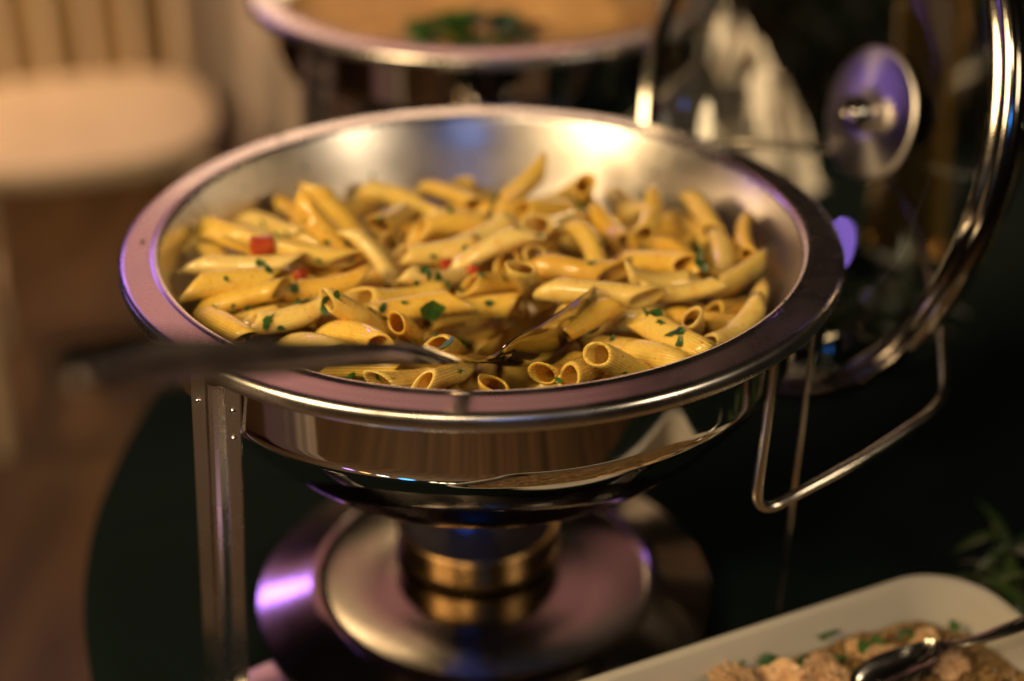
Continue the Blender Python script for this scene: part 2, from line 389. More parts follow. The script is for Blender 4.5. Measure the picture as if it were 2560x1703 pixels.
# x, y, z, quaternion, length factor, label number (0 = shared label of its part of the heap)
PENNE = [
(-0.1296,0.0149,0.1878,0.685,0.426,0.585,0.083,1.04,1), (-0.1222,-0.0180,0.1865,0.693,-0.137,0.697,-0.123,1.31,2), (-0.0957,-0.0062,0.1892,0.533,-0.348,0.693,-0.339,1.49,3),
(-0.0759,0.0115,0.1840,0.335,0.765,0.500,0.227,1.43,4), (-0.0545,-0.0047,0.1874,0.374,0.067,0.898,-0.220,0.95,5), (-0.1143,0.0527,0.1758,0.528,-0.094,0.713,-0.451,0.99,6),
(-0.0826,0.0246,0.1755,0.570,-0.040,0.770,-0.285,1.00,7), (-0.1159,-0.0514,0.1858,0.708,-0.371,0.509,-0.320,1.07,8), (-0.1097,-0.0577,0.1774,0.142,-0.657,-0.127,-0.729,0.95,9),
(-0.1220,-0.0445,0.1913,0.689,-0.304,0.651,-0.091,1.07,10), (-0.0767,-0.0346,0.1824,0.718,-0.273,0.632,-0.104,1.03,11), (-0.0813,-0.0454,0.1723,0.637,0.094,0.612,-0.460,0.97,12),
(-0.0573,-0.0717,0.1867,0.036,-0.871,-0.314,-0.375,1.00,13), (-0.0563,-0.0862,0.1842,0.431,-0.099,0.606,-0.661,1.07,14), (-0.0431,-0.0433,0.1801,0.562,-0.054,0.777,0.278,1.06,15),
(-0.0289,-0.0541,0.1828,0.070,0.648,0.221,0.725,1.05,16), (-0.0008,-0.0415,0.1753,0.663,-0.400,0.563,-0.288,0.99,17), (-0.0217,-0.0218,0.1816,0.601,-0.515,0.605,-0.080,1.01,18),
(0.0074,-0.0194,0.1779,0.604,-0.440,0.660,0.080,1.03,19), (-0.0259,0.0055,0.1827,0.706,0.006,0.693,0.147,0.95,20), (0.0047,0.0006,0.1895,0.060,-0.554,-0.105,-0.824,1.09,21),
(-0.0197,0.0462,0.1806,0.692,-0.080,0.699,0.165,0.98,22), (-0.0008,0.0308,0.1809,0.370,-0.640,-0.136,-0.659,1.06,23), (-0.0495,0.0553,0.1796,0.278,-0.528,-0.546,-0.588,0.95,24),
(-0.0409,0.0838,0.1748,0.477,-0.021,0.745,-0.465,1.04,25), (-0.0171,0.0976,0.1753,0.358,-0.149,0.677,-0.626,1.06,26), (0.0207,0.0817,0.1870,0.838,-0.357,0.414,0.010,0.98,27),
(0.0326,0.0729,0.1767,0.528,-0.083,0.785,0.312,1.06,28), (0.0372,0.0392,0.1821,0.414,-0.153,0.794,0.419,1.06,29), (0.0152,0.0152,0.1794,0.368,-0.367,0.661,0.541,0.94,30),
(0.0273,0.0155,0.1791,0.280,-0.274,0.748,0.536,1.04,31), (0.0559,0.0079,0.1858,0.284,0.163,0.785,-0.525,0.94,32), (0.0473,-0.0177,0.1840,0.514,-0.376,0.612,-0.469,1.01,33),
(0.0572,-0.0468,0.1863,0.544,-0.351,0.622,-0.440,1.23,34), (0.0488,-0.0726,0.1848,0.034,-0.521,-0.443,-0.728,0.97,35), (0.0657,-0.0536,0.1745,0.377,0.330,0.693,0.519,0.99,36),
(0.0878,-0.0819,0.1822,0.672,0.414,0.584,-0.189,1.05,37), (0.0672,-0.0722,0.1695,0.335,0.657,-0.015,0.676,0.98,38), (0.0643,-0.1079,0.1808,0.213,0.486,0.755,0.384,0.96,39),
(0.0892,-0.0245,0.1799,0.277,-0.784,0.063,-0.552,1.03,40), (0.1007,-0.0330,0.1796,0.040,0.671,0.186,0.717,1.00,41), (0.1256,-0.0240,0.1652,0.594,-0.455,0.650,0.134,1.05,42),
(0.1314,-0.0081,0.1757,0.741,-0.509,0.425,-0.104,0.97,43), (0.1267,0.0184,0.1743,0.115,0.145,0.758,-0.625,0.99,44), (0.1054,0.0088,0.1755,0.355,-0.054,0.761,-0.540,1.05,45),
(0.0901,-0.0022,0.1812,0.371,-0.236,0.561,-0.701,1.01,46), (0.0903,0.0521,0.1812,0.648,0.741,-0.172,0.017,1.02,47), (0.0698,0.0444,0.1753,0.399,0.586,-0.401,0.579,0.97,48),
(0.0898,0.0396,0.1677,0.348,-0.108,0.681,-0.635,0.94,49), (0.0558,0.0937,0.1758,0.372,-0.924,0.045,-0.078,1.07,50), (0.0815,0.0976,0.1683,0.485,0.188,0.680,-0.518,0.95,51),
(0.1171,0.0689,0.1657,0.334,-0.066,0.729,-0.593,1.05,52), (0.1209,0.0661,0.1771,0.101,-0.057,0.750,-0.651,1.00,53), (0.1203,-0.0735,0.1787,0.722,-0.378,0.552,0.176,1.07,54),
(0.1073,-0.0485,0.1718,0.587,-0.062,0.659,-0.466,0.99,55), (0.1020,-0.0612,0.1735,0.362,-0.879,0.302,0.070,1.07,56), (0.0921,-0.0463,0.1621,0.143,-0.068,0.903,0.400,1.02,57),
(0.0786,-0.0932,0.1780,0.768,0.359,0.517,-0.116,0.97,58), (0.0377,-0.1018,0.1743,0.194,-0.563,-0.557,-0.579,1.04,59), (0.0475,-0.1066,0.1779,0.597,-0.646,0.468,0.092,1.03,60),
(-0.0153,-0.1130,0.1779,0.566,-0.483,0.628,0.226,1.00,62), (-0.0317,-0.1124,0.1749,0.032,-0.601,-0.543,-0.586,0.97,63), (0.0071,-0.1192,0.1717,0.161,-0.338,0.851,0.368,1.03,64),
(-0.1199,-0.0799,0.1864,0.654,0.254,0.630,-0.333,0.96,65), (-0.0915,-0.0687,0.1835,0.737,-0.149,0.654,0.076,1.03,66), (-0.0792,-0.0904,0.1817,0.645,0.062,0.578,-0.496,1.03,67),
(-0.0340,-0.0730,0.1789,0.342,-0.876,-0.289,-0.178,0.99,68), (-0.0141,-0.0921,0.1797,0.372,-0.614,0.674,0.172,0.97,70), (0.0241,-0.0282,0.1820,0.280,-0.338,0.851,0.287,1.05,72),
(-0.0816,0.0731,0.1752,0.331,-0.140,0.907,-0.220,1.05,73), (-0.0566,0.1105,0.1706,0.683,0.206,0.653,-0.254,1.03,74), (-0.1045,0.0722,0.1753,0.603,0.710,-0.057,0.358,1.02,75),
(-0.0757,0.1056,0.1633,0.530,-0.389,0.703,0.271,1.07,76), (-0.1057,-0.0043,0.1756,0.561,0.053,0.710,-0.422,1.07,77), (0.0041,0.0481,0.1710,0.595,-0.344,0.703,0.181,1.04,78),
(0.0486,0.0621,0.1653,0.562,0.175,0.632,-0.505,1.05,79), (0.1377,0.0302,0.1797,0.767,-0.635,0.077,0.047,0.95,80), (0.1149,0.0079,0.1618,0.640,-0.458,0.615,0.048,1.04,81),
(0.0468,-0.0381,0.1715,0.621,-0.644,0.440,0.073,1.00,83), (-0.0558,-0.0076,0.1735,0.563,-0.334,0.719,0.234,1.02,84), (-0.0420,-0.0471,0.1677,0.628,-0.635,0.435,-0.113,1.01,85),
(-0.0529,-0.0971,0.1754,0.716,-0.013,0.643,-0.273,0.98,87), (0.0651,-0.0954,0.1642,0.720,-0.293,0.621,-0.101,0.94,89), (0.0944,-0.0706,0.1609,0.699,-0.278,0.648,0.119,1.00,90),
(0.1306,-0.0386,0.1654,0.726,-0.448,0.473,0.221,1.03,91), (-0.0005,0.1261,0.1610,0.856,0.136,-0.458,0.197,1.06,92), (0.0852,-0.0138,0.1674,0.347,-0.131,0.715,-0.593,1.06,93),
(-0.0081,0.0079,0.1715,0.703,-0.504,0.497,-0.066,0.99,94), (-0.0765,-0.0000,0.1710,0.339,-0.129,0.799,-0.480,1.08,95), (-0.1315,0.0006,0.1782,0.496,-0.015,0.732,-0.468,0.96,96),
(-0.1284,-0.0320,0.1718,0.409,0.010,0.707,-0.576,1.05,97), (-0.0104,0.0866,0.1651,0.626,0.185,0.674,-0.347,0.96,98), (0.0355,0.1183,0.1614,0.708,-0.434,0.557,0.007,0.99,99),
(0.1012,0.0846,0.1561,0.566,0.045,0.726,-0.388,0.95,100), (0.0752,0.0628,0.1540,0.582,-0.694,0.408,0.114,1.01,102), (-0.0885,0.0373,0.1524,0.175,0.632,-0.567,-0.498,1.01,104),
(-0.1184,-0.0023,0.1511,0.804,-0.590,-0.061,-0.048,1.01,117), (0.0437,0.1123,0.1533,0.738,-0.136,0.640,0.165,1.01,118), (0.0612,0.0546,0.1510,0.383,-0.771,-0.331,-0.386,1.01,119),
(-0.0005,0.1287,0.1376,0.116,-0.521,0.051,0.844,1.01,121), (0.0016,-0.0414,0.1437,0.732,-0.664,0.121,0.093,1.01,123), (-0.0084,0.0295,0.1117,0.115,0.687,0.205,0.688,1.01,125),
(0.0092,0.0136,0.1537,0.914,-0.158,0.317,-0.196,1.01,126), (-0.0613,0.1011,0.1412,0.555,-0.229,0.795,-0.085,1.01,131), (-0.0262,0.0641,0.1588,0.755,-0.652,0.045,0.052,1.01,133),
(0.0081,-0.0032,0.1615,0.020,-0.434,0.605,0.667,1.01,136), (0.0264,-0.0412,0.1311,0.649,-0.395,-0.650,-0.028,1.01,138), (0.0321,0.0110,0.1588,0.204,-0.734,0.378,0.526,1.01,139),
(0.1165,0.0014,0.1488,0.077,0.504,-0.356,-0.783,1.01,145), (-0.0170,0.0326,0.1588,0.770,-0.231,0.559,-0.203,1.01,148), (0.0011,0.0134,0.1235,0.020,0.035,-0.705,-0.708,1.01,153),
(-0.0043,0.1043,0.1494,0.089,-0.339,0.565,0.747,1.01,154), (0.0403,0.0142,0.1452,0.659,-0.392,0.579,-0.278,1.01,160), (-0.0855,-0.0482,0.1581,0.731,-0.470,0.441,0.224,1.01,161),
(0.0078,0.0746,0.1466,0.568,-0.275,-0.761,0.147,1.01,163), (-0.0111,0.0025,0.1596,0.167,-0.442,0.572,0.670,1.01,166), (0.0702,0.0973,0.1528,0.100,0.413,0.446,0.788,1.01,169),
(-0.0410,0.0049,0.1564,0.187,0.215,0.562,0.777,1.01,170), (0.0434,0.0845,0.1515,0.729,-0.578,0.349,0.116,1.01,174), (-0.0076,-0.0496,0.1347,0.072,-0.050,0.659,0.747,1.01,179),
(-0.1174,-0.0335,0.1585,0.622,-0.346,-0.699,-0.069,1.01,186), (0.0227,0.1042,0.1377,0.242,-0.598,-0.614,-0.454,1.01,190), (-0.0087,0.0426,0.1425,0.481,-0.392,-0.778,-0.099,1.01,191),
(-0.0296,0.0035,0.1486,0.645,-0.757,0.063,0.081,1.01,193), (-0.1056,-0.0012,0.1613,0.050,0.596,-0.125,-0.791,1.01,199), (-0.0660,0.0879,0.1426,0.730,-0.243,0.630,-0.107,1.01,203),
(0.0225,0.0922,0.1599,0.761,-0.360,0.538,0.023,1.01,208), (0.0132,0.0284,0.1302,0.600,-0.683,0.383,0.161,1.01,218), (0.0910,0.0640,0.1633,0.635,0.040,0.769,-0.066,1.01,222),
(0.0820,0.0981,0.1359,0.488,-0.606,-0.602,0.178,1.01,225), (-0.0492,0.0605,0.1651,0.011,-0.069,0.802,0.593,1.01,226), (0.0495,-0.0820,0.1546,0.667,-0.274,-0.639,0.266,1.01,235),
(-0.0360,-0.0606,0.1533,0.194,0.201,0.586,0.761,1.01,237), (-0.0961,0.0150,0.1651,0.043,-0.276,0.737,0.616,1.01,242), (-0.1122,0.0403,0.1576,0.709,-0.336,0.620,0.006,1.01,245),
(-0.0244,0.1093,0.1437,0.052,-0.361,0.704,0.609,1.01,251), (0.1174,0.0521,0.1519,0.314,-0.631,0.555,0.442,1.01,253), (0.0334,-0.0050,0.1466,0.855,-0.312,-0.382,0.160,1.01,254),
(0.0347,0.0782,0.1397,0.697,-0.459,0.550,0.003,1.01,255), (0.0961,-0.0132,0.1417,0.084,0.664,0.167,0.724,1.01,256), (-0.0510,0.0540,0.1464,0.175,0.712,0.118,0.670,1.01,260),
(-0.0380,0.1107,0.1235,0.454,-0.155,-0.817,0.321,1.01,261), (0.0265,-0.0688,0.1445,0.026,-0.425,0.524,0.738,1.01,267), (-0.0319,-0.0790,0.1650,0.633,-0.244,0.731,0.072,1.01,269),
(-0.0544,0.0261,0.1619,0.900,-0.239,-0.364,0.002,1.01,270), (0.0539,-0.0369,0.1505,0.719,-0.338,0.561,0.231,1.01,273), (-0.0300,-0.0381,0.1471,0.045,0.659,-0.261,-0.704,1.01,274),
(-0.0495,-0.0182,0.1601,0.103,0.514,0.438,0.731,1.01,275), (0.0220,0.0007,0.1157,0.091,0.571,0.237,0.781,1.01,277), (0.0222,-0.0369,0.1428,0.686,-0.570,-0.430,-0.141,1.01,286),
(-0.0085,-0.0264,0.1541,0.739,-0.249,0.529,-0.335,1.01,288), (0.0139,-0.0004,0.1392,0.652,-0.143,0.743,-0.048,1.01,294), (0.0372,0.1162,0.1404,0.172,-0.622,0.333,0.687,1.01,297),
(-0.0468,0.1054,0.1486,0.036,0.590,-0.439,-0.676,1.01,307), (-0.0479,0.0639,0.1354,0.024,-0.150,-0.651,-0.744,1.01,308), (-0.0227,-0.0511,0.1388,0.076,-0.528,0.600,0.597,1.01,310),
(0.0740,-0.0407,0.1533,0.066,0.474,-0.020,-0.878,1.01,312), (0.0504,0.0269,0.1597,0.239,0.402,-0.495,-0.732,1.01,316), (-0.0963,0.0729,0.1448,0.701,-0.707,0.070,0.061,1.01,317),
(0.0329,0.0440,0.1535,0.840,-0.537,0.079,0.011,1.01,320), (-0.0633,-0.0496,0.1410,0.567,-0.481,-0.654,-0.139,1.01,321), (-0.1046,-0.0243,0.1419,0.191,0.019,-0.360,-0.913,1.01,323),
(-0.0263,0.0294,0.1358,0.039,0.291,-0.343,-0.892,1.01,325), (-0.0599,0.0376,0.1545,0.783,-0.562,0.162,0.211,1.01,326), (0.1172,-0.0212,0.1507,0.120,0.050,0.493,0.860,1.01,329),
(-0.0870,-0.0377,0.1489,0.070,-0.343,0.404,0.845,1.01,334), (0.0620,0.1120,0.1367,0.014,0.786,-0.264,-0.558,1.01,335)]
NAMED = {2: 'big yellow penne at far left of the heap with a parsley flake on it', 4: 'long penne at left standing open end up in the heap', 8: 'penne at left edge with a pinkish shine on its top', 13: 'short ridged bright penne lying in front at the left of the spoon', 21: 'long penne slanting up in the middle of the heap', 27: 'single penne propped up against the far pan wall', 34: 'long ridged penne lying on top of the heap right of the spoon', 37: 'open ended penne sloping towards the right near rim', 39: 'penne at the near right with its round open end up', 54: 'penne leaning on the right near rim of the pan', 32: 'penne standing up like a peak in the middle right of the heap', 43: 'penne at far right pointing at the dark pan wall', 62: 'yellow penne with a pointed end under the spoon handle'}
def zone(x, y, z, q):
    ax = Quaternion(q) @ Vector((0, 0, 1))
    if y > .085: a = 'against the far pan wall'
    elif y > .035: a = 'in the back half of the heap'
    elif y > -.03: a = 'in the middle of the heap'
    elif y > -.08: a = 'in the front half of the heap'
    else: a = 'along the near rim'
    b = 'far left' if x < -.095 else 'left' if x < -.040 else 'centre' if x < .030 else 'right' if x < .090 else 'far right'
    if abs(ax.z) > .45: c = 'steeply tilted'
    elif abs(ax.x) > .85: c = 'crosswise'
    elif abs(ax.y) > .80: c = 'lengthwise pointing'
    else: c = 'slanting'
    return f'{c} penne tube {a}, {b}', f'penne {a}, {b}'
for i, row in enumerate(PENNE):
    o = bpy.data.objects.new('penne', PM[(i*7+3) % len(PM)]); col.objects.link(o)
    o.rotation_mode = 'QUATERNION'; o.location = row[0:3]; o.rotation_quaternion = row[3:7]; o.scale = (1, 1, row[7])
    lb, gp = zone(row[0], row[1], row[2], row[3:7])
    if row[8] in NAMED: lb, gp = NAMED[row[8]], 'picked out penne of the heap'
    tag(o, lb, 'pasta', gp)

# ------------------------------------------------------------------ serving spoon
def spoon(name, path, label):
    # one continuous sheet swept along the path; each station: point, width, bowl depth, face direction
    o0 = Vector(path[-3][0]); n0 = len(path)
    st = smooth_profile([tuple(p)+(w_, d_)+tuple(u) for p, w_, d_, u in path], 7)
    V = []; F = []; m = len(st); K = 12
    for side in (0, 1):
        for i, q in enumerate(st):
            p = Vector(q[0:3]); tg = (Vector(st[min(i+1, m-1)][0:3])-Vector(st[max(i-1, 0)][0:3])).normalized()
            up = Vector(q[5:8]); sd = tg.cross(up).normalized(); up = sd.cross(tg)
            th = .0016 if q[4] > .004 else .0026
            for k in range(K+1):
                u = k/K*2-1; dep = -q[4]*(1-u*u)+(.0007*(1-u*u) if q[4] < .004 else 0)
                V.append(p+sd*u*max(q[3], .001)/2+up*(dep-side*th*(1-.75*u**8))-o0)
    S = m*(K+1)
    for i in range(m-1):
        for k in range(K):
            a = i*(K+1)+k; b = a+K+1
            F.append((a, a+1, b+1, b)); F.append((S+a, S+b, S+b+1, S+a+1))
    for i in range(m-1):
        for k in (0, K): a = i*(K+1)+k; b = a+K+1; F.append((a, b, S+b, S+a))
    for i in (0, m-1):
        for k in range(K): a = i*(K+1)+k; F.append((a, a+1, S+a+1, S+a))
    bm = bmesh.new(); vs = [bm.verts.new(v) for v in V]
    for f in F: bm.faces.new([vs[q] for q in f])
    o = link(name, bm_mesh(bm), M['spoon']); o.location = o0
    return tag(o, label, 'spoon')
spoon('serving_spoon', [((-0.0946, -0.3936, 0.3417), 0.01, 0, (0.2, -0.8, 0.55)),
 ((-0.0928, -0.3836, 0.3371), 0.014, 0, (0.2, -0.8, 0.55)),
 ((-0.0856, -0.3544, 0.3221), 0.0155, 0, (0.2, -0.8, 0.55)),
 ((-0.0723, -0.3098, 0.2977), 0.014, 0, (0.2, -0.8, 0.55)),
 ((-0.0510, -0.2537, 0.2671), 0.0108, 0, (0.2, -0.8, 0.55)),
 ((-0.0276, -0.2031, 0.2396), 0.009, 0, (0.2, -0.8, 0.55)),
 ((-0.0109, -0.1702, 0.2207), 0.0078, 0, (0.1, -0.5, 0.8)),
 ((0.0001, -0.1231, 0.1935), 0.0085, 0.0005, (0, -0.1, 1.0)),
 ((0.0069, -0.1100, 0.1905), 0.02, 0.004, (-0.3, 0.62, 0.72)),
 ((0.0141, -0.0933, 0.1875), 0.04, 0.013, (-0.3, 0.62, 0.72)),
 ((0.0235, -0.0736, 0.1845), 0.052, 0.019, (-0.3, 0.62, 0.72)),
 ((0.0333, -0.0549, 0.1820), 0.05, 0.018, (-0.3, 0.62, 0.72)),
 ((0.0415, -0.0401, 0.1800), 0.034, 0.009, (-0.3, 0.62, 0.72)),
 ((0.0450, -0.0348, 0.1795), 0.006, 0.001, (-0.3, 0.62, 0.72))], 'steel serving spoon stuck in the penne with its handle over the rim')

# ------------------------------------------------------------------ parsley and red pepper bits on the pasta
def flake_mesh(seed):
    rg = random.Random(seed); n = rg.randint(8, 13); V = []; F = []
    el = rg.uniform(.28, .8); cz = rg.uniform(.0003, .0018)
    pr = [rg.uniform(.45, 1.2) for _ in range(n)]
    for z in (.00012, -.00012):
        V.append((0, 0, z+.0002))
        for k in range(n):
            a = 2*math.pi*k/n; x = pr[k]*math.cos(a); y = pr[k]*math.sin(a)*el
            V.append((x*.003, y*.003, z+cz*(x*x-.3*y*y)+rg.uniform(-.0002, .0004)))
    for k in range(n):
        l = (k+1) % n; F += [(0, 1+k, 1+l), (n+1, n+2+l, n+2+k), (1+k, n+2+k, n+2+l, 1+l)]
    me = mesh_from(V, F, 'parsley_flake'); me.materials.append(M['parsley']); return me
FM = [flake_mesh(300+k) for k in range(9)]
FLAKES = [(-0.1092,-0.0233,0.1901,-0.018,-0.891,0.454,1.45,2.52),
(-0.1029,-0.0417,0.1952,0.365,-0.236,0.901,0.99,1.39),
(-0.1044,-0.0128,0.1787,-0.671,-0.6,0.436,0.71,5.82),
(-0.1185,-0.0587,0.1861,0.291,-0.924,-0.247,0.82,1.21),
(-0.0992,-0.0763,0.1872,0.269,-0.659,0.703,1.57,0.54),
(-0.0995,-0.0778,0.1848,0.05,-0.996,0.08,1.11,1.12),
(-0.0911,-0.0428,0.1867,0.101,-0.703,0.704,1.03,1.89),
(-0.0835,-0.0644,0.1906,-0.413,0.28,0.867,2.04,5.33),
(-0.0894,-0.0434,0.1819,-0.023,-0.929,-0.368,0.94,1.92),
(-0.0717,-0.0735,0.1973,0.235,-0.949,-0.21,1.06,3.93),
(-0.0661,-0.0811,0.2018,0.657,-0.387,0.647,0.95,1.23),
(-0.0741,-0.068,0.1892,0.306,-0.85,0.429,1.4,1.74),
(-0.0532,-0.0565,0.1828,0.277,-0.874,-0.399,1.21,0.63),
(-0.0468,-0.0636,0.1859,0.316,-0.602,0.733,1.35,3.86),
(-0.0466,-0.0538,0.1753,0.184,0.138,0.973,1.06,4.38),
(-0.0233,-0.059,0.1835,0.405,-0.908,-0.107,2.51,6.03),
(-0.0252,-0.0595,0.1831,0.309,-0.908,0.283,1.5,5.92),
(-0.0265,-0.0299,0.1883,0.496,-0.665,0.558,1.62,1.2),
(-0.0293,-0.0304,0.1901,0.578,-0.317,0.752,1.31,0.06),
(-0.0216,-0.0284,0.1854,0.687,-0.55,0.475,1.27,2.28),
(-0.0111,-0.0318,0.18,0.378,-0.126,0.917,0.95,0.37),
(-0.0096,0.0027,0.1866,0.133,-0.869,0.477,1.15,0.94),
(-0.0043,-0.0083,0.1833,0.285,0.018,0.958,1.08,3.32),
(-0.0008,-0.0288,0.1867,0.191,0.039,0.981,1.42,3.0),
(-0.0323,-0.0333,0.1856,0.204,-0.922,-0.328,0.72,5.58),
(-0.0166,-0.0334,0.1835,0.297,-0.608,0.736,0.76,1.6),
(-0.0667,-0.0027,0.1829,0.219,-0.903,0.37,1.09,0.32),
(-0.08,0.0064,0.1881,0.053,-0.972,0.228,0.95,2.53),
(-0.0705,0.008,0.1869,0.625,-0.4,0.67,0.93,0.58),
(-0.0816,-0.0128,0.1873,-0.156,-0.98,0.125,0.84,5.81),
(-0.1021,-0.0052,0.1964,0.165,0.253,0.953,1.1,3.32),
(-0.1049,0.0393,0.1781,-0.578,-0.776,0.253,0.8,5.8),
(-0.0505,0.0507,0.1656,0.541,0.214,0.813,0.97,0.28),
(-0.0484,-0.0077,0.1717,0.596,-0.649,-0.474,0.94,4.19),
(-0.0146,-0.108,0.1908,-0.479,0.08,0.874,1.98,5.82),
(-0.0112,-0.0321,0.1524,-0.016,-0.991,-0.133,1.78,0.08),
(-0.0082,-0.0304,0.1496,0.307,-0.78,-0.545,1.11,3.46),
(-0.027,-0.0678,0.1708,0.847,-0.385,-0.366,1.24,2.08),
(-0.0309,-0.0797,0.1788,0.471,-0.643,-0.603,0.91,0.21),
(-0.0195,-0.099,0.191,-0.405,0.088,0.91,0.92,3.82),
(-0.0101,-0.0296,0.1598,-0.144,-0.565,0.813,0.6,5.26),
(0.0797,-0.064,0.1846,-0.862,-0.494,-0.116,1.29,2.39),
(0.0825,-0.0736,0.189,-0.016,-0.228,0.973,1.32,0.6),
(0.0992,-0.0616,0.1794,0.779,-0.512,-0.362,1.67,3.22),
(0.0902,-0.0889,0.1872,-0.595,-0.223,0.772,1.76,1.23),
(0.0923,-0.0944,0.1854,-0.547,-0.473,0.691,1.25,5.01),
(0.0922,-0.0906,0.1875,-0.305,-0.126,0.944,1.02,2.13),
(0.0848,-0.0807,0.1879,-0.35,-0.594,0.725,0.89,0.03),
(0.0663,0.0374,0.1766,-0.985,-0.169,-0.042,1.1,0.48),
(0.0604,0.0012,0.1889,0.561,-0.112,0.82,0.9,4.81),
(0.0756,0.0017,0.1808,-0.494,-0.745,0.449,0.89,5.73),
(0.0528,0.0852,0.1749,0.443,-0.423,0.791,1.54,5.45),
(0.1166,0.0607,0.1621,-0.634,-0.563,-0.531,2.17,2.27),
(0.1083,-0.0143,0.1907,0.297,-0.775,0.558,1.99,0.9),
(0.1105,-0.015,0.1855,-0.191,-0.949,0.249,1.73,2.2),
(0.1198,-0.0022,0.1735,-0.73,-0.67,-0.135,1.66,5.88),
(0.0871,0.0632,0.1874,-0.734,-0.037,0.679,1.06,0.13),
(0.011,-0.0224,0.1813,0.655,-0.07,0.752,1.09,5.07),
(0.0294,0.0068,0.1915,0.022,-0.061,0.998,1.04,5.89),
(-0.0549,0.0353,0.1892,0.189,-0.885,-0.425,1.24,4.09),
(-0.0172,0.0478,0.1871,-0.074,-0.22,0.973,0.97,5.83),
(0.0056,0.123,0.1614,0.504,-0.7,0.506,1.3,4.42),
(-0.1191,0.0495,0.1793,-0.537,-0.725,0.431,1.14,5.65),
(-0.1224,-0.0499,0.195,0.35,-0.722,0.597,0.73,1.78),
(-0.1118,-0.0559,0.184,0.319,-0.722,-0.614,0.8,3.86),
(-0.0583,-0.1013,0.1724,-0.064,-0.99,-0.124,1.14,0.98),
(-0.0456,-0.1192,0.1813,0.837,-0.53,0.136,0.87,1.96),
(-0.0088,-0.1114,0.1797,0.87,-0.379,0.314,0.79,5.83),
(-0.0939,-0.0762,0.1829,0.392,-0.92,0.017,0.97,5.95),
(-0.1069,-0.0879,0.1861,-0.693,-0.611,0.383,1.6,3.44),
(0.0363,-0.1215,0.18,-0.358,-0.468,0.808,0.92,0.2),
(0.0653,-0.1129,0.1802,0.349,-0.931,-0.103,0.69,6.23),
(0.1342,0.0175,0.1801,-0.942,0.081,0.327,1.15,5.98),
(0.0549,-0.0208,0.1894,-0.239,-0.178,0.954,0.86,4.36),
(-0.0259,-0.0006,0.1841,0.199,-0.942,0.269,0.83,3.04),
(-0.0866,0.0045,0.1702,-0.794,-0.432,-0.429,0.92,1.61),
(-0.1235,-0.0733,0.192,-0.049,0.303,0.952,0.74,2.66),
(-0.0365,-0.0597,0.1871,0.013,-0.325,0.946,0.75,6.03),
(0.0033,-0.0454,0.1797,0.163,-0.692,0.703,0.8,3.48),
(0.0623,-0.0732,0.1749,-0.373,-0.292,0.881,0.79,5.18),
(0.0704,0.1376,0.1819,-0.425,-0.845,0.325,0.8,6.26),
(-0.0678,0.135,0.1716,0.426,-0.846,0.321,0.8,4.44),
(0.0984,0.1187,0.1808,-0.618,-0.716,0.325,0.6,5.79),
(-0.009,0.1519,0.1748,0.07,-0.946,0.318,0.7,5.89),
(-0.1048,0.1151,0.1848,0.65,-0.682,0.335,0.7,2.38),
(-0.134,0.0807,0.187,0.793,-0.502,0.344,0.6,5.32),
(-0.1691,-0.015,0.1987,-0.066,-0.007,0.998,0.7,5.24),
(-0.1192,0.1274,0.1984,-0.046,0.048,0.998,0.6,3.69),
(0.0673,0.1558,0.1988,0.027,0.061,0.998,0.5,0.67),
(0.14,-0.0843,0.1998,0.303,-0.178,0.936,0.5,3.89)]
for i, (x, y, z, nx, ny, nz, s, rot) in enumerate(FLAKES):
    o = bpy.data.objects.new('parsley_flake', FM[i % 9]); col.objects.link(o); nv = Vector((nx, ny, nz))
    o.matrix_world = Matrix.Translation(Vector((x, y, z))+nv*.0006) @ nv.to_track_quat('Z', 'Y').to_matrix().to_4x4() @ Matrix.Rotation(rot, 4, 'Z') @ Matrix.Diagonal((s, s, 1, 1))
    hz = 'far left' if x < -.09 else 'left' if x < -.04 else 'centre' if x < .02 else 'right' if x < .07 else 'far right'
    vt = 'back' if y > .04 else 'middle' if y > -.04 else 'front'
    if z < .205 and math.hypot(x, y) > .139 and y > 0 or z > .196:
        tag(o, 'parsley flake stuck to the bare steel of the penne dish', 'herb', 'parsley flakes stuck to the steel'); continue
    sz = 'large' if s > 1.45 else 'small' if s < .95 else 'medium'
    lb, gp = f'{sz} chopped green parsley flake on the penne, {vt} {hz}', f'parsley flakes on the penne, {vt} {hz}'
    tag(o, lb, 'herb', gp)
REDS = [(-0.1108,-0.0095,0.1945,1.1,0.3,'red pepper piece between penne at upper left of the heap'),
(-0.0903,-0.0194,0.1822,0.75,1.2,'dark red pepper piece in a gap at the left of the heap'),
(-0.0177,-0.0054,0.182,0.65,0.7,'dark red pepper piece in the middle gap, left one'),
(-0.0051,-0.014,0.1829,0.65,1.9,'dark red pepper piece in the middle gap, right one')]
for i, (x, y, z, s, rot, lb) in enumerate(REDS):
    me = box(.011, .008, .007, .0016, 3)
    for v in me.vertices: v.co += Vector(mnoise.noise_vector(v.co*180+Vector((i, 0, 0))))*.0009
    o = link('pepper_piece', me, M['red']); o.location = (x, y, z); o.rotation_euler = (rot*.3, rot*.2, rot); o.scale = (s, s, s)
    tag(o, lb, 'vegetable', 'red pepper pieces among the penne')

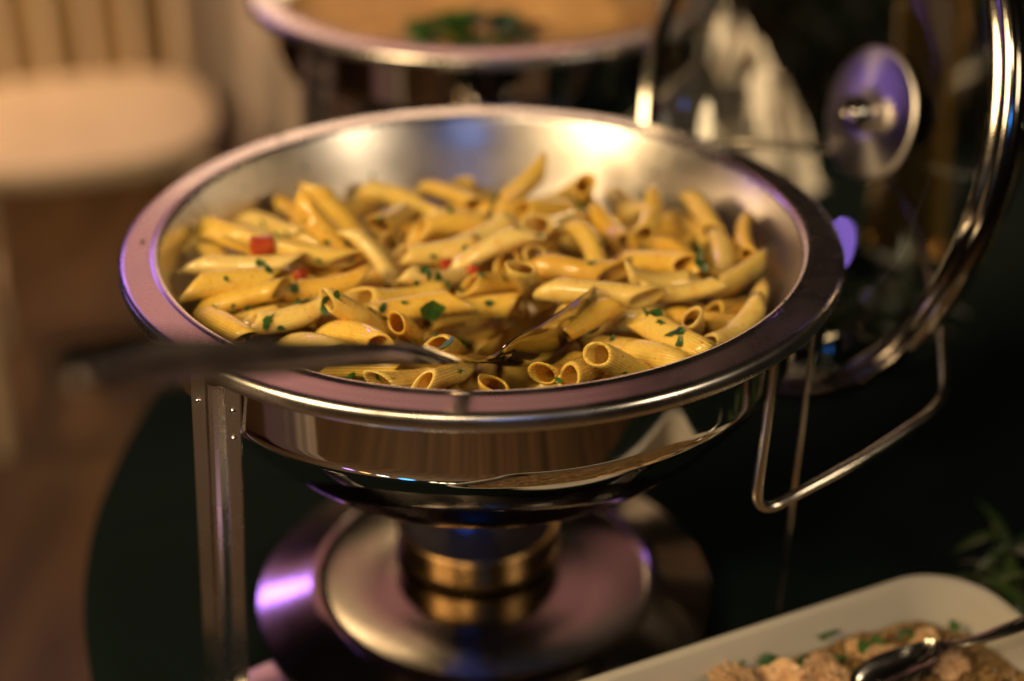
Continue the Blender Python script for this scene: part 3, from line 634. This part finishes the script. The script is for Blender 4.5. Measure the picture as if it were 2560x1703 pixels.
# ------------------------------------------------------------------ sauce and garnish in the rear dish
V = []; F = []; nr, na = 26, 90
for r in range(nr+1):
    for a in range(na):
        th = 2*math.pi*a/na; rr = .1535*r/nr; x, y = rr*math.cos(th), rr*math.sin(th)
        V.append((x, y, .0022*mnoise.noise(Vector((x, y, 0))*28)*(1-(r/nr)**6)))
for r in range(nr):
    for a in range(na):
        b = (a+1) % na; F.append((r*na+a, r*na+b, (r+1)*na+b, (r+1)*na+a))
bm = bmesh.new(); vs = [bm.verts.new(v) for v in V]
for f in F: bm.faces.new([vs[q] for q in f])
bmesh.ops.remove_doubles(bm, verts=bm.verts, dist=1e-6)
so = link('sauce', bm_mesh(bm), M['sauce']); so.location = (-.004, .452, T+.2155); tag(so, 'brown curry sauce filling the rear chafing dish', 'sauce')
gs = thing('parsley_sprig', (-.012, .368, T+.2165), 'curly green parsley sprig lying on the brown sauce', 'herb')
def leaf_mesh(l, wd, fold=.25, curl=.2, seg=5, name='leaf'):
    V = []; F = []
    for i in range(seg+1):
        t = i/seg; hw = wd/2*math.sin(math.pi*min(1, t*.93+.05))**.8*(1-.25*t); z = -curl*l*t*t
        for s in (-1, 0, 1): V.append((t*l, s*hw, z+abs(s)*hw*fold))
    for i in range(seg):
        for s in (0, 1): F.append((i*3+s, (i+1)*3+s, (i+1)*3+s+1, i*3+s+1))
    me = mesh_from(V, F, name); return me
pl = leaf_mesh(.016, .012, .5, .5)
pl.materials.append(M['parsley'])
for k in range(60):
    o = link('leaf', pl, None, gs); a = random.uniform(0, 6.28); d = random.uniform(0, 1)**.6
    o.location = (math.cos(a)*d*.042, math.sin(a)*d*.024, .002+.012*(1-d)*random.uniform(.3, 1)); o.rotation_euler = (random.uniform(-.6, .6), random.uniform(-.9, .2), a+random.uniform(-1, 1)); s = random.uniform(.7, 1.3); o.scale = (s, s, s)

# ------------------------------------------------------------------ white ceramic dish with grain salad and chicken
CP = (0.1499, -0.2042); CA = 0.4413
cd = thing('ceramic_dish', (CP[0], CP[1], T), 'white rectangular ceramic dish of chicken and grain salad', 'dish', rz=CA)
def rrect(hx, hy, rad, n=10):
    out = []
    for cx, cy, a0 in ((hx-rad, hy-rad, 0), (-hx+rad, hy-rad, 90), (-hx+rad, -hy+rad, 180), (hx-rad, -hy+rad, 270)):
        for k in range(n+1):
            a = R(a0+90*k/n); out.append((cx+rad*math.cos(a), cy+rad*math.sin(a)))
    return out
HX, HY = .165, .105
sec = [(0, .0005, .9), (-.026, .0005, .6), (-.022, .003, 1), (-.010, .030, 1), (-.003, .050, 1), (0, .0545, 1), (-.0012, .0568, 1), (-.0035, .0572, 1), (-.0058, .0560, 1), (-.0080, .050, 1), (-.0120, .028, 1), (-.019, .011, 1), (-.030, .0075, 1)]
loops = []
for d, z, _ in sec[1:]: loops.append([(x, y, z) for x, y in rrect(HX+d, HY+d, max(.012, .040+d))])
bm = bmesh.new(); VL = [[bm.verts.new(v) for v in lp] for lp in loops]; nl = len(VL[0])
for a, b in zip(VL, VL[1:]):
    for i in range(nl):
        j = (i+1) % nl; bm.faces.new((a[i], a[j], b[j], b[i]))
bm.faces.new(VL[0]); bm.faces.new(VL[-1])
link('dish_body', bm_mesh(bm), M['ceramic'], cd)
rot = Matrix.Rotation(CA, 4, 'Z')
def cer(x, y, z): v = rot @ Vector((x, y, 0)); return Vector((CP[0]+v.x, CP[1]+v.y, T+z))
# grain salad: uncountable
V = []; F = []; gr = random.Random(3)
nx, ny = 60, 40
def gz(x, y): return .0375+.0040*mnoise.noise(Vector((x, y, 0))*38)+.003*mnoise.noise(Vector((x, y, 5))*110)+.006*math.exp(-((x+.03)/.07)**2-((y)/.05)**2)
for i in range(nx+1):
    for j in range(ny+1):
        x = (i/nx*2-1)*(HX-.0125); y = (j/ny*2-1)*(HY-.0125)
        ax, ay = abs(x)-(HX-.055), abs(y)-(HY-.055)
        if ax > 0 and ay > 0:
            d = math.hypot(ax, ay)
            if d > .0425: f = .0425/d; x = math.copysign(HX-.055+ax*f, x); y = math.copysign(HY-.055+ay*f, y)
        V.append((x, y, gz(x, y)))
for i in range(nx):
    for j in range(ny): F.append((i*(ny+1)+j, (i+1)*(ny+1)+j, (i+1)*(ny+1)+j+1, i*(ny+1)+j+1))
for k in range(5200):
    x = gr.uniform(-1, 1)*(HX-.018); y = gr.uniform(-1, 1)*(HY-.018); z = gz(x, y)+gr.uniform(-.0006, .0030)
    if abs(x) > HX-.055 and abs(y) > HY-.055 and math.hypot(abs(x)-HX+.055, abs(y)-HY+.055) > .037: continue
    s = gr.uniform(.0009, .0024); q = Quaternion((gr.gauss(0, 1), gr.gauss(0, 1), gr.gauss(0, 1), gr.gauss(0, 1))).normalized(); b = len(V)
    for p in ((s*1.7, 0, 0), (-s*1.7, 0, 0), (0, s, 0), (0, -s, 0), (0, 0, s), (0, 0, -s)): V.append(q @ Vector(p)+Vector((x, y, z)))
    F += [(b, b+2, b+4), (b+2, b+1, b+4), (b+1, b+3, b+4), (b+3, b, b+4), (b+2, b, b+5), (b+1, b+2, b+5), (b+3, b+1, b+5), (b, b+3, b+5)]
g = link('grain_salad', mesh_from(V, F), M['grain'], smooth=False); g.location = (CP[0], CP[1], T); g.rotation_euler = (0, 0, CA); tag(g, 'tan grain salad filling the white ceramic dish', 'salad', kind='stuff')
CH = [(0.0124, 0.08, 0.002, 0.9, 0.3, 'largest tan chicken chunk at the dish wall'), (0.0377, 0.0777, 0.002, 0.86, 1.1, 'rounded chicken piece in the middle of the ceramic dish'), (0.0583, 0.0779, 0.002, 0.65, 2.0, 'shredded chicken piece behind the salad spoon'), (-0.0118, 0.08, 0.002, 0.58, 0.8, 'small chicken scrap at the left end of the ceramic dish'), (0.0585, 0.0662, 0.002, 0.72, 0.2, 'chicken piece beside the salad spoon bowl'), (0.0922, 0.0687, 0.002, 0.54, 1.5, 'small shaded chicken piece behind the salad spoon'), (0.118, 0.0709, 0.002, 0.5, 0.9, 'dim chicken piece near the far dish corner'), (0.0178, 0.08, 0.002, 0.5, 2.4, 'narrow chicken shred left of the rounded piece'), (0.085, 0.08, 0.002, 0.43, 0.2, 'small chicken shred by the far dish wall'), (0.118, 0.0505, 0.002, 0.58, 1.9, 'dim chicken piece right of the salad spoon'), (-0.0054, 0.08, 0.002, 0.43, 1.2, 'chicken shred in front of the largest chunk')]
for i, (x, y, dz, s, rz, lb) in enumerate(CH):
    bm = bmesh.new(); bmesh.ops.create_icosphere(bm, subdivisions=5, radius=1)
    for v in bm.verts:
        p = v.co.copy(); q = p+Vector((i*3.1, 0, 0))
        r = 1+.45*mnoise.noise(q*1.5)+.42*(abs(mnoise.noise(Vector((q.x*2.8, q.y*.9, q.z*2.8))))-.2)+.30*(abs(mnoise.noise(Vector((q.x*7, q.y*1.4, q.z*7))))-.2)+.12*mnoise.noise(Vector((q.x*16, q.y*4, q.z*16)))+.06*mnoise.noise(q*22)
        v.co = Vector((p.x*.0125, p.y*.017, p.z*.0105))*r
    o = link('chicken_piece', bm_mesh(bm), M['chicken']); o.location = cer(x, y, gz(x, y)+dz); o.rotation_euler = (random.uniform(-.4, .4), random.uniform(-.4, .4), rz); o.scale = (s, s, s)
    tag(o, lb, 'chicken', 'chicken pieces in the ceramic dish')
HERB = [(0.0326, 0.0914, 0.7, 0.3), (0.036, 0.0857, 0.6, 2.2), (0.0203, 0.0945, 0.6, 1.2), (0.0746, 0.0749, 0.6, 3.0), (0.1083, 0.0764, 0.7, 0.4), (0.1137, 0.0703, 0.6, 2.0), (0.1388, 0.0726, 0.6, 1.0), (0.0952, 0.0825, 0.6, 5.0), (0.0709, 0.0975, 0.9, 0.3), (0.0728, 0.0931, 0.8, 2.0), (0.0466, 0.0747, 1.1, 1.0), (0.0509, 0.0794, 0.8, 3.0), (-0.0246, 0.1051, 0.9, 4.0), (0.082, 0.0749, 0.7, 1.0)]
for i, (x, y, s, rz) in enumerate(HERB):
    o = link('herb_leaf', pl, None); o.location = cer(x, y, gz(x, y)+.004); o.rotation_euler = (.3, -.4, rz); o.scale = (s, s, s)
    tag(o, 'small dark green herb leaf on the grain salad', 'herb', 'herb leaves on the grain salad')
spoon('salad_spoon', [((0.2982, -0.1094, 0.0490), 0.009, 0, (-0.1, -0.2, 1.0)),
 ((0.2652, -0.1186, 0.0420), 0.008, 0, (-0.1, -0.2, 1.0)),
 ((0.2427, -0.1198, 0.0330), 0.0055, 0, (-0.1, -0.2, 1.0)),
 ((0.2309, -0.1156, 0.0260), 0.0055, 0.0003, (-0.1, -0.2, 1.0)),
 ((0.2229, -0.1144, 0.0210), 0.014, 0.003, (-0.1, -0.2, 1.0)),
 ((0.2099, -0.1202, 0.0190), 0.019, 0.006, (-0.1, -0.2, 1.0)),
 ((0.1965, -0.1248, 0.0160), 0.02, 0.006, (-0.1, -0.2, 1.0)),
 ((0.1865, -0.1272, 0.0130), 0.013, 0.005, (-0.1, -0.2, 1.0)),
 ((0.1822, -0.1289, 0.0125), 0.004, 0.0005, (-0.1, -0.2, 1.0))], 'dark steel spoon lying in the white ceramic dish')

# ------------------------------------------------------------------ greenery on the table at right
def leafy(name, loc, label, n, spread, hgt, llen, seed, lm):
    t = thing(name, loc, label, 'plant'); rg = random.Random(seed); lms = [leaf_mesh(llen*k, llen*k*.30, .3, .35) for k in (.8, 1, 1.25)]
    for me in lms: me.materials.append(lm)
    for s in range(max(3, n//9)):
        a = rg.uniform(0, 6.28); d = rg.uniform(.2, 1); b = Vector((math.cos(a)*d*spread[0]*.6, math.sin(a)*d*spread[1]*.6, 0)); tip = Vector((b.x*1.5, b.y*1.5, hgt*rg.uniform(.6, 1)))
        path = [b, b*.7+tip*.3+Vector((0, 0, hgt*.1)), tip]
        link('stem', tube(smooth_profile([tuple(p) for p in path], 4), .0011, 6), M['stem'], t)
        for k in range(9):
            u = rg.uniform(.15, 1); p = b.lerp(tip, u)+Vector((0, 0, hgt*.1*math.sin(u*3.14)))
            o = link('leaf', rg.choice(lms), None, t); o.location = p; o.rotation_euler = (rg.uniform(-.5, .5), rg.uniform(-.9, .3), rg.uniform(0, 6.28))
    return t
leafy('leafy_garland', (.36, -.01, T), 'dark green leafy sprigs on the black cloth beside the ceramic dish', 90, (.13, .09), .05, .026, 11, M['leaf'])
leafy('table_plant', (.47, .18, T), 'dark leafy plant on the table right of the glass lid', 63, (.09, .09), .10, .034, 12, M['leaf'])
leafy('green_sprig', (.30, .30, T), 'green leafy sprig on the table behind the glass lid', 54, (.07, .06), .06, .032, 13, M['leaf'])


# ------------------------------------------------------------------ things behind, out of focus
def crumple(name, loc, sx, sy, h, seed, mt, label, cat, rz=0):
    V = []; F = []; nn = 48
    for i in range(nn+1):
        for j in range(nn+1):
            u, v = i/nn*2-1, j/nn*2-1; e = max(0, 1-max(abs(u), abs(v))**4)
            q = Vector((u*1.7+seed, v*1.7, seed)); k = .55+.45*mnoise.noise(q)+.35*abs(mnoise.noise(q*2.3))
            V.append((u*sx+.10*sx*mnoise.noise(q*1.9), v*sy+.1*sy*mnoise.noise(q*2.1+Vector((4, 0, 0))), max(.0015, h*k*e*(1-.35*(u*u+v*v)))))
    for i in range(nn):
        for j in range(nn): F.append((i*(nn+1)+j, (i+1)*(nn+1)+j, (i+1)*(nn+1)+j+1, i*(nn+1)+j+1))
    o = link(name, mesh_from(V, F), mt); o.location = loc; o.rotation_euler = (0, 0, rz)
    sd = o.modifiers.new('thickness', 'SOLIDIFY'); sd.thickness = .0015
    return tag(o, label, cat)
crumple('cloth_napkin', (.205, .600, T+.002), .075, .065, .18, 2.3, M['napkin'], 'crumpled pale cloth napkin behind the glass lid', 'napkin', .6)
vs_ = thing('amber_vase', (.345, .47, T), 'tall amber glass vase behind the glass lid', 'vase')
link('vase_body', lathe(smooth_profile([(0, .004), (.028, .004), (.034, .012), (.030, .06), (.026, .14), (.030, .24), (.036, .34), (.034, .34), (.028, .24), (.024, .14), (.027, .06), (.028, .014), (0, .012)], 3), 64), M['amber'], vs_)
def chair(loc, rz, label, grp):
    t = thing('spindle_chair', loc, label, 'chair', grp, rz)
    V = []; loops = []
    for d, z in ((-.03, .432), (-.004, .436), (0, .446), (0, .456), (-.006, .466), (-.03, .472), (-.10, .474)):
        loops.append([(( .205+d)*math.copysign(abs(math.cos(a))**.72, math.cos(a)), (.205+d)*math.copysign(abs(math.sin(a))**.72, math.sin(a)), z) for a in [2*math.pi*k/64 for k in range(64)]])
    bm = bmesh.new(); VL = [[bm.verts.new(v) for v in lp] for lp in loops]
    for a, b in zip(VL, VL[1:]):
        for i in range(64): bm.faces.new((a[i], a[(i+1) % 64], b[(i+1) % 64], b[i]))
    bm.faces.new(VL[0]); bm.faces.new(VL[-1])
    link('seat', bm_mesh(bm), M['cream'], t)
    for sx in (-1, 1):
        link('leg', tube([(sx*.165, -.165, .434), (sx*.172, -.172, .2), (sx*.178, -.178, 0)], [.019, .017, .013], 14), M['cream'], t)
        link('leg', tube([(sx*.165, .165, .434), (sx*.170, .178, .2), (sx*.176, .195, 0)], [.019, .017, .013], 14), M['cream'], t)
        link('back_post', tube([(sx*.172, .178, .46), (sx*.176, .195, .65), (sx*.178, .225, .90)], [.017, .016, .015], 14), M['cream'], t)
        link('stretcher', tube([(sx*.172, -.172, .16), (sx*.172, .180, .16)], .010, 10), M['cream'], t)
    for x in (-.103, -.034, .034, .103): link('spindle', tube([(x, .178, .465), (x, .190, .65), (x, .222, .88)], .0125, 12), M['cream'], t)
    link('top_rail', tube([(-.19, .222, .885), (0, .235, .90), (.19, .222, .885)], .018, 14), M['cream'], t)
    return t
chair((-.640, 1.52, FLOOR), R(16), 'cream spindle-back chair left of the chafing dishes, nearest the table', 'cream chairs on the wooden floor')
# chair under a loose pale cover
# unseen white-clothed table added at left to put a pale reflection in the pan
wt = thing('unseen_white_table', (-1.15, -.52, FLOOR), 'unseen white-clothed table added for its reflection in the pan side', 'table')
V = []; F = []; n = 96; K = 8
for k in range(K+1):
    t = k/K
    for i in range(n):
        a = 2*math.pi*i/n; rr = .20+.03*t+.012*t*math.sin(a*15)
        V.append((rr*math.cos(a), rr*math.sin(a), .70*(1-t)+.004))
for k in range(K):
    for i in range(n): F.append((k*n+i, k*n+(i+1) % n, (k+1)*n+(i+1) % n, (k+1)*n+i))
F.append(tuple(range(n)))
link('tablecloth', mesh_from(V, F), M['cover'], wt)
cc = thing('covered_chair', (-.36, 1.95, FLOOR), 'chair under a loose pale cloth cover left of the rear dish', 'chair')
V = []; F = []; n = 120; K = 14
for k in range(K+1):
    t = k/K
    for i in range(n):
        a = 2*math.pi*i/n; rr = .17+.05*t+.020*t*math.sin(a*13+.6*math.sin(a*3))+.010*math.sin(a*7+t*2)
        V.append((rr*math.cos(a)*1.05, rr*math.sin(a), .74*(1-t)+.004-.0*t+.02*math.sin(a*2)*(1-t)))
for k in range(K):
    for i in range(n): F.append((k*n+i, k*n+(i+1) % n, (k+1)*n+(i+1) % n, (k+1)*n+i))
F.append(tuple(range(n)))
link('cloth_cover', mesh_from(V, F), M['cover'], cc)

# a far table under a tan cloth
ft = thing('far_table', (-.95, 3.05, FLOOR), 'far round table under a long tan cloth at upper left', 'table')
V = []; F = []; n = 140; K = 10
for k in range(K+1):
    t = k/K
    for i in range(n):
        a = 2*math.pi*i/n; rr = .62+.05*t+.035*t*math.sin(a*23+.7*math.sin(a*5))
        V.append((rr*math.cos(a), rr*math.sin(a), .745*(1-t)+.004))
for k in range(K):
    for i in range(n): F.append((k*n+i, k*n+(i+1) % n, (k+1)*n+(i+1) % n, (k+1)*n+i))
F.append(tuple(range(n)))
link('tablecloth', mesh_from(V, F), M['tan'], ft)
# floor-standing shrubs in the dark at right
for k, (x, y, s, lb) in enumerate([(.62, 1.15, 1.0, 'dark leafy shrub in the shade behind the glass lid'), (1.05, .95, 1.1, 'dark leafy shrub at the right edge of the picture'), (.72, 1.9, 1.3, 'tall dark shrub farthest back in the shade')]):
    t = thing('potted_shrub', (x, y, FLOOR), lb, 'shrub', 'dark shrubs behind the table')
    link('pot', lathe([(0, .002), (.13, .002), (.17, .26), (.175, .28), (.16, .28), (.15, .25), (0, .25)], 48), M['dark'], t)
    link('trunk', tube([(0, 0, .24), (.01, .01, .5), (-.01, .02, .8*s)], [.018, .014, .006], 10), M['stem'], t)
    V = []; F = []; rg = random.Random(50+k)
    for q in range(1500):
        v = Vector((rg.gauss(0, 1), rg.gauss(0, 1), rg.gauss(0, 1))).normalized()*rg.uniform(.35, 1)**.5
        p = Vector((v.x*.27, v.y*.27, .62+v.z*.40))*s; p.x += .05*mnoise.noise(p*6); p.y += .05*mnoise.noise(p*6+Vector((3, 0, 0)))
        qd = Quaternion((rg.gauss(0, 1), rg.gauss(0, 1), rg.gauss(0, 1), rg.gauss(0, 1))).normalized(); l = rg.uniform(.03, .055); w_ = l*.42; b = len(V)
        for u in ((0, 0, 0), (l*.5, w_*.5, .004), (l, 0, -.006), (l*.5, -w_*.5, .004), (l*.5, 0, -.004)): V.append(p+qd @ Vector(u))
        F += [(b, b+1, b+4), (b+1, b+2, b+4), (b+2, b+3, b+4), (b+3, b, b+4)]
    link('crown', mesh_from(V, F), M['shrub'], t, smooth=False)
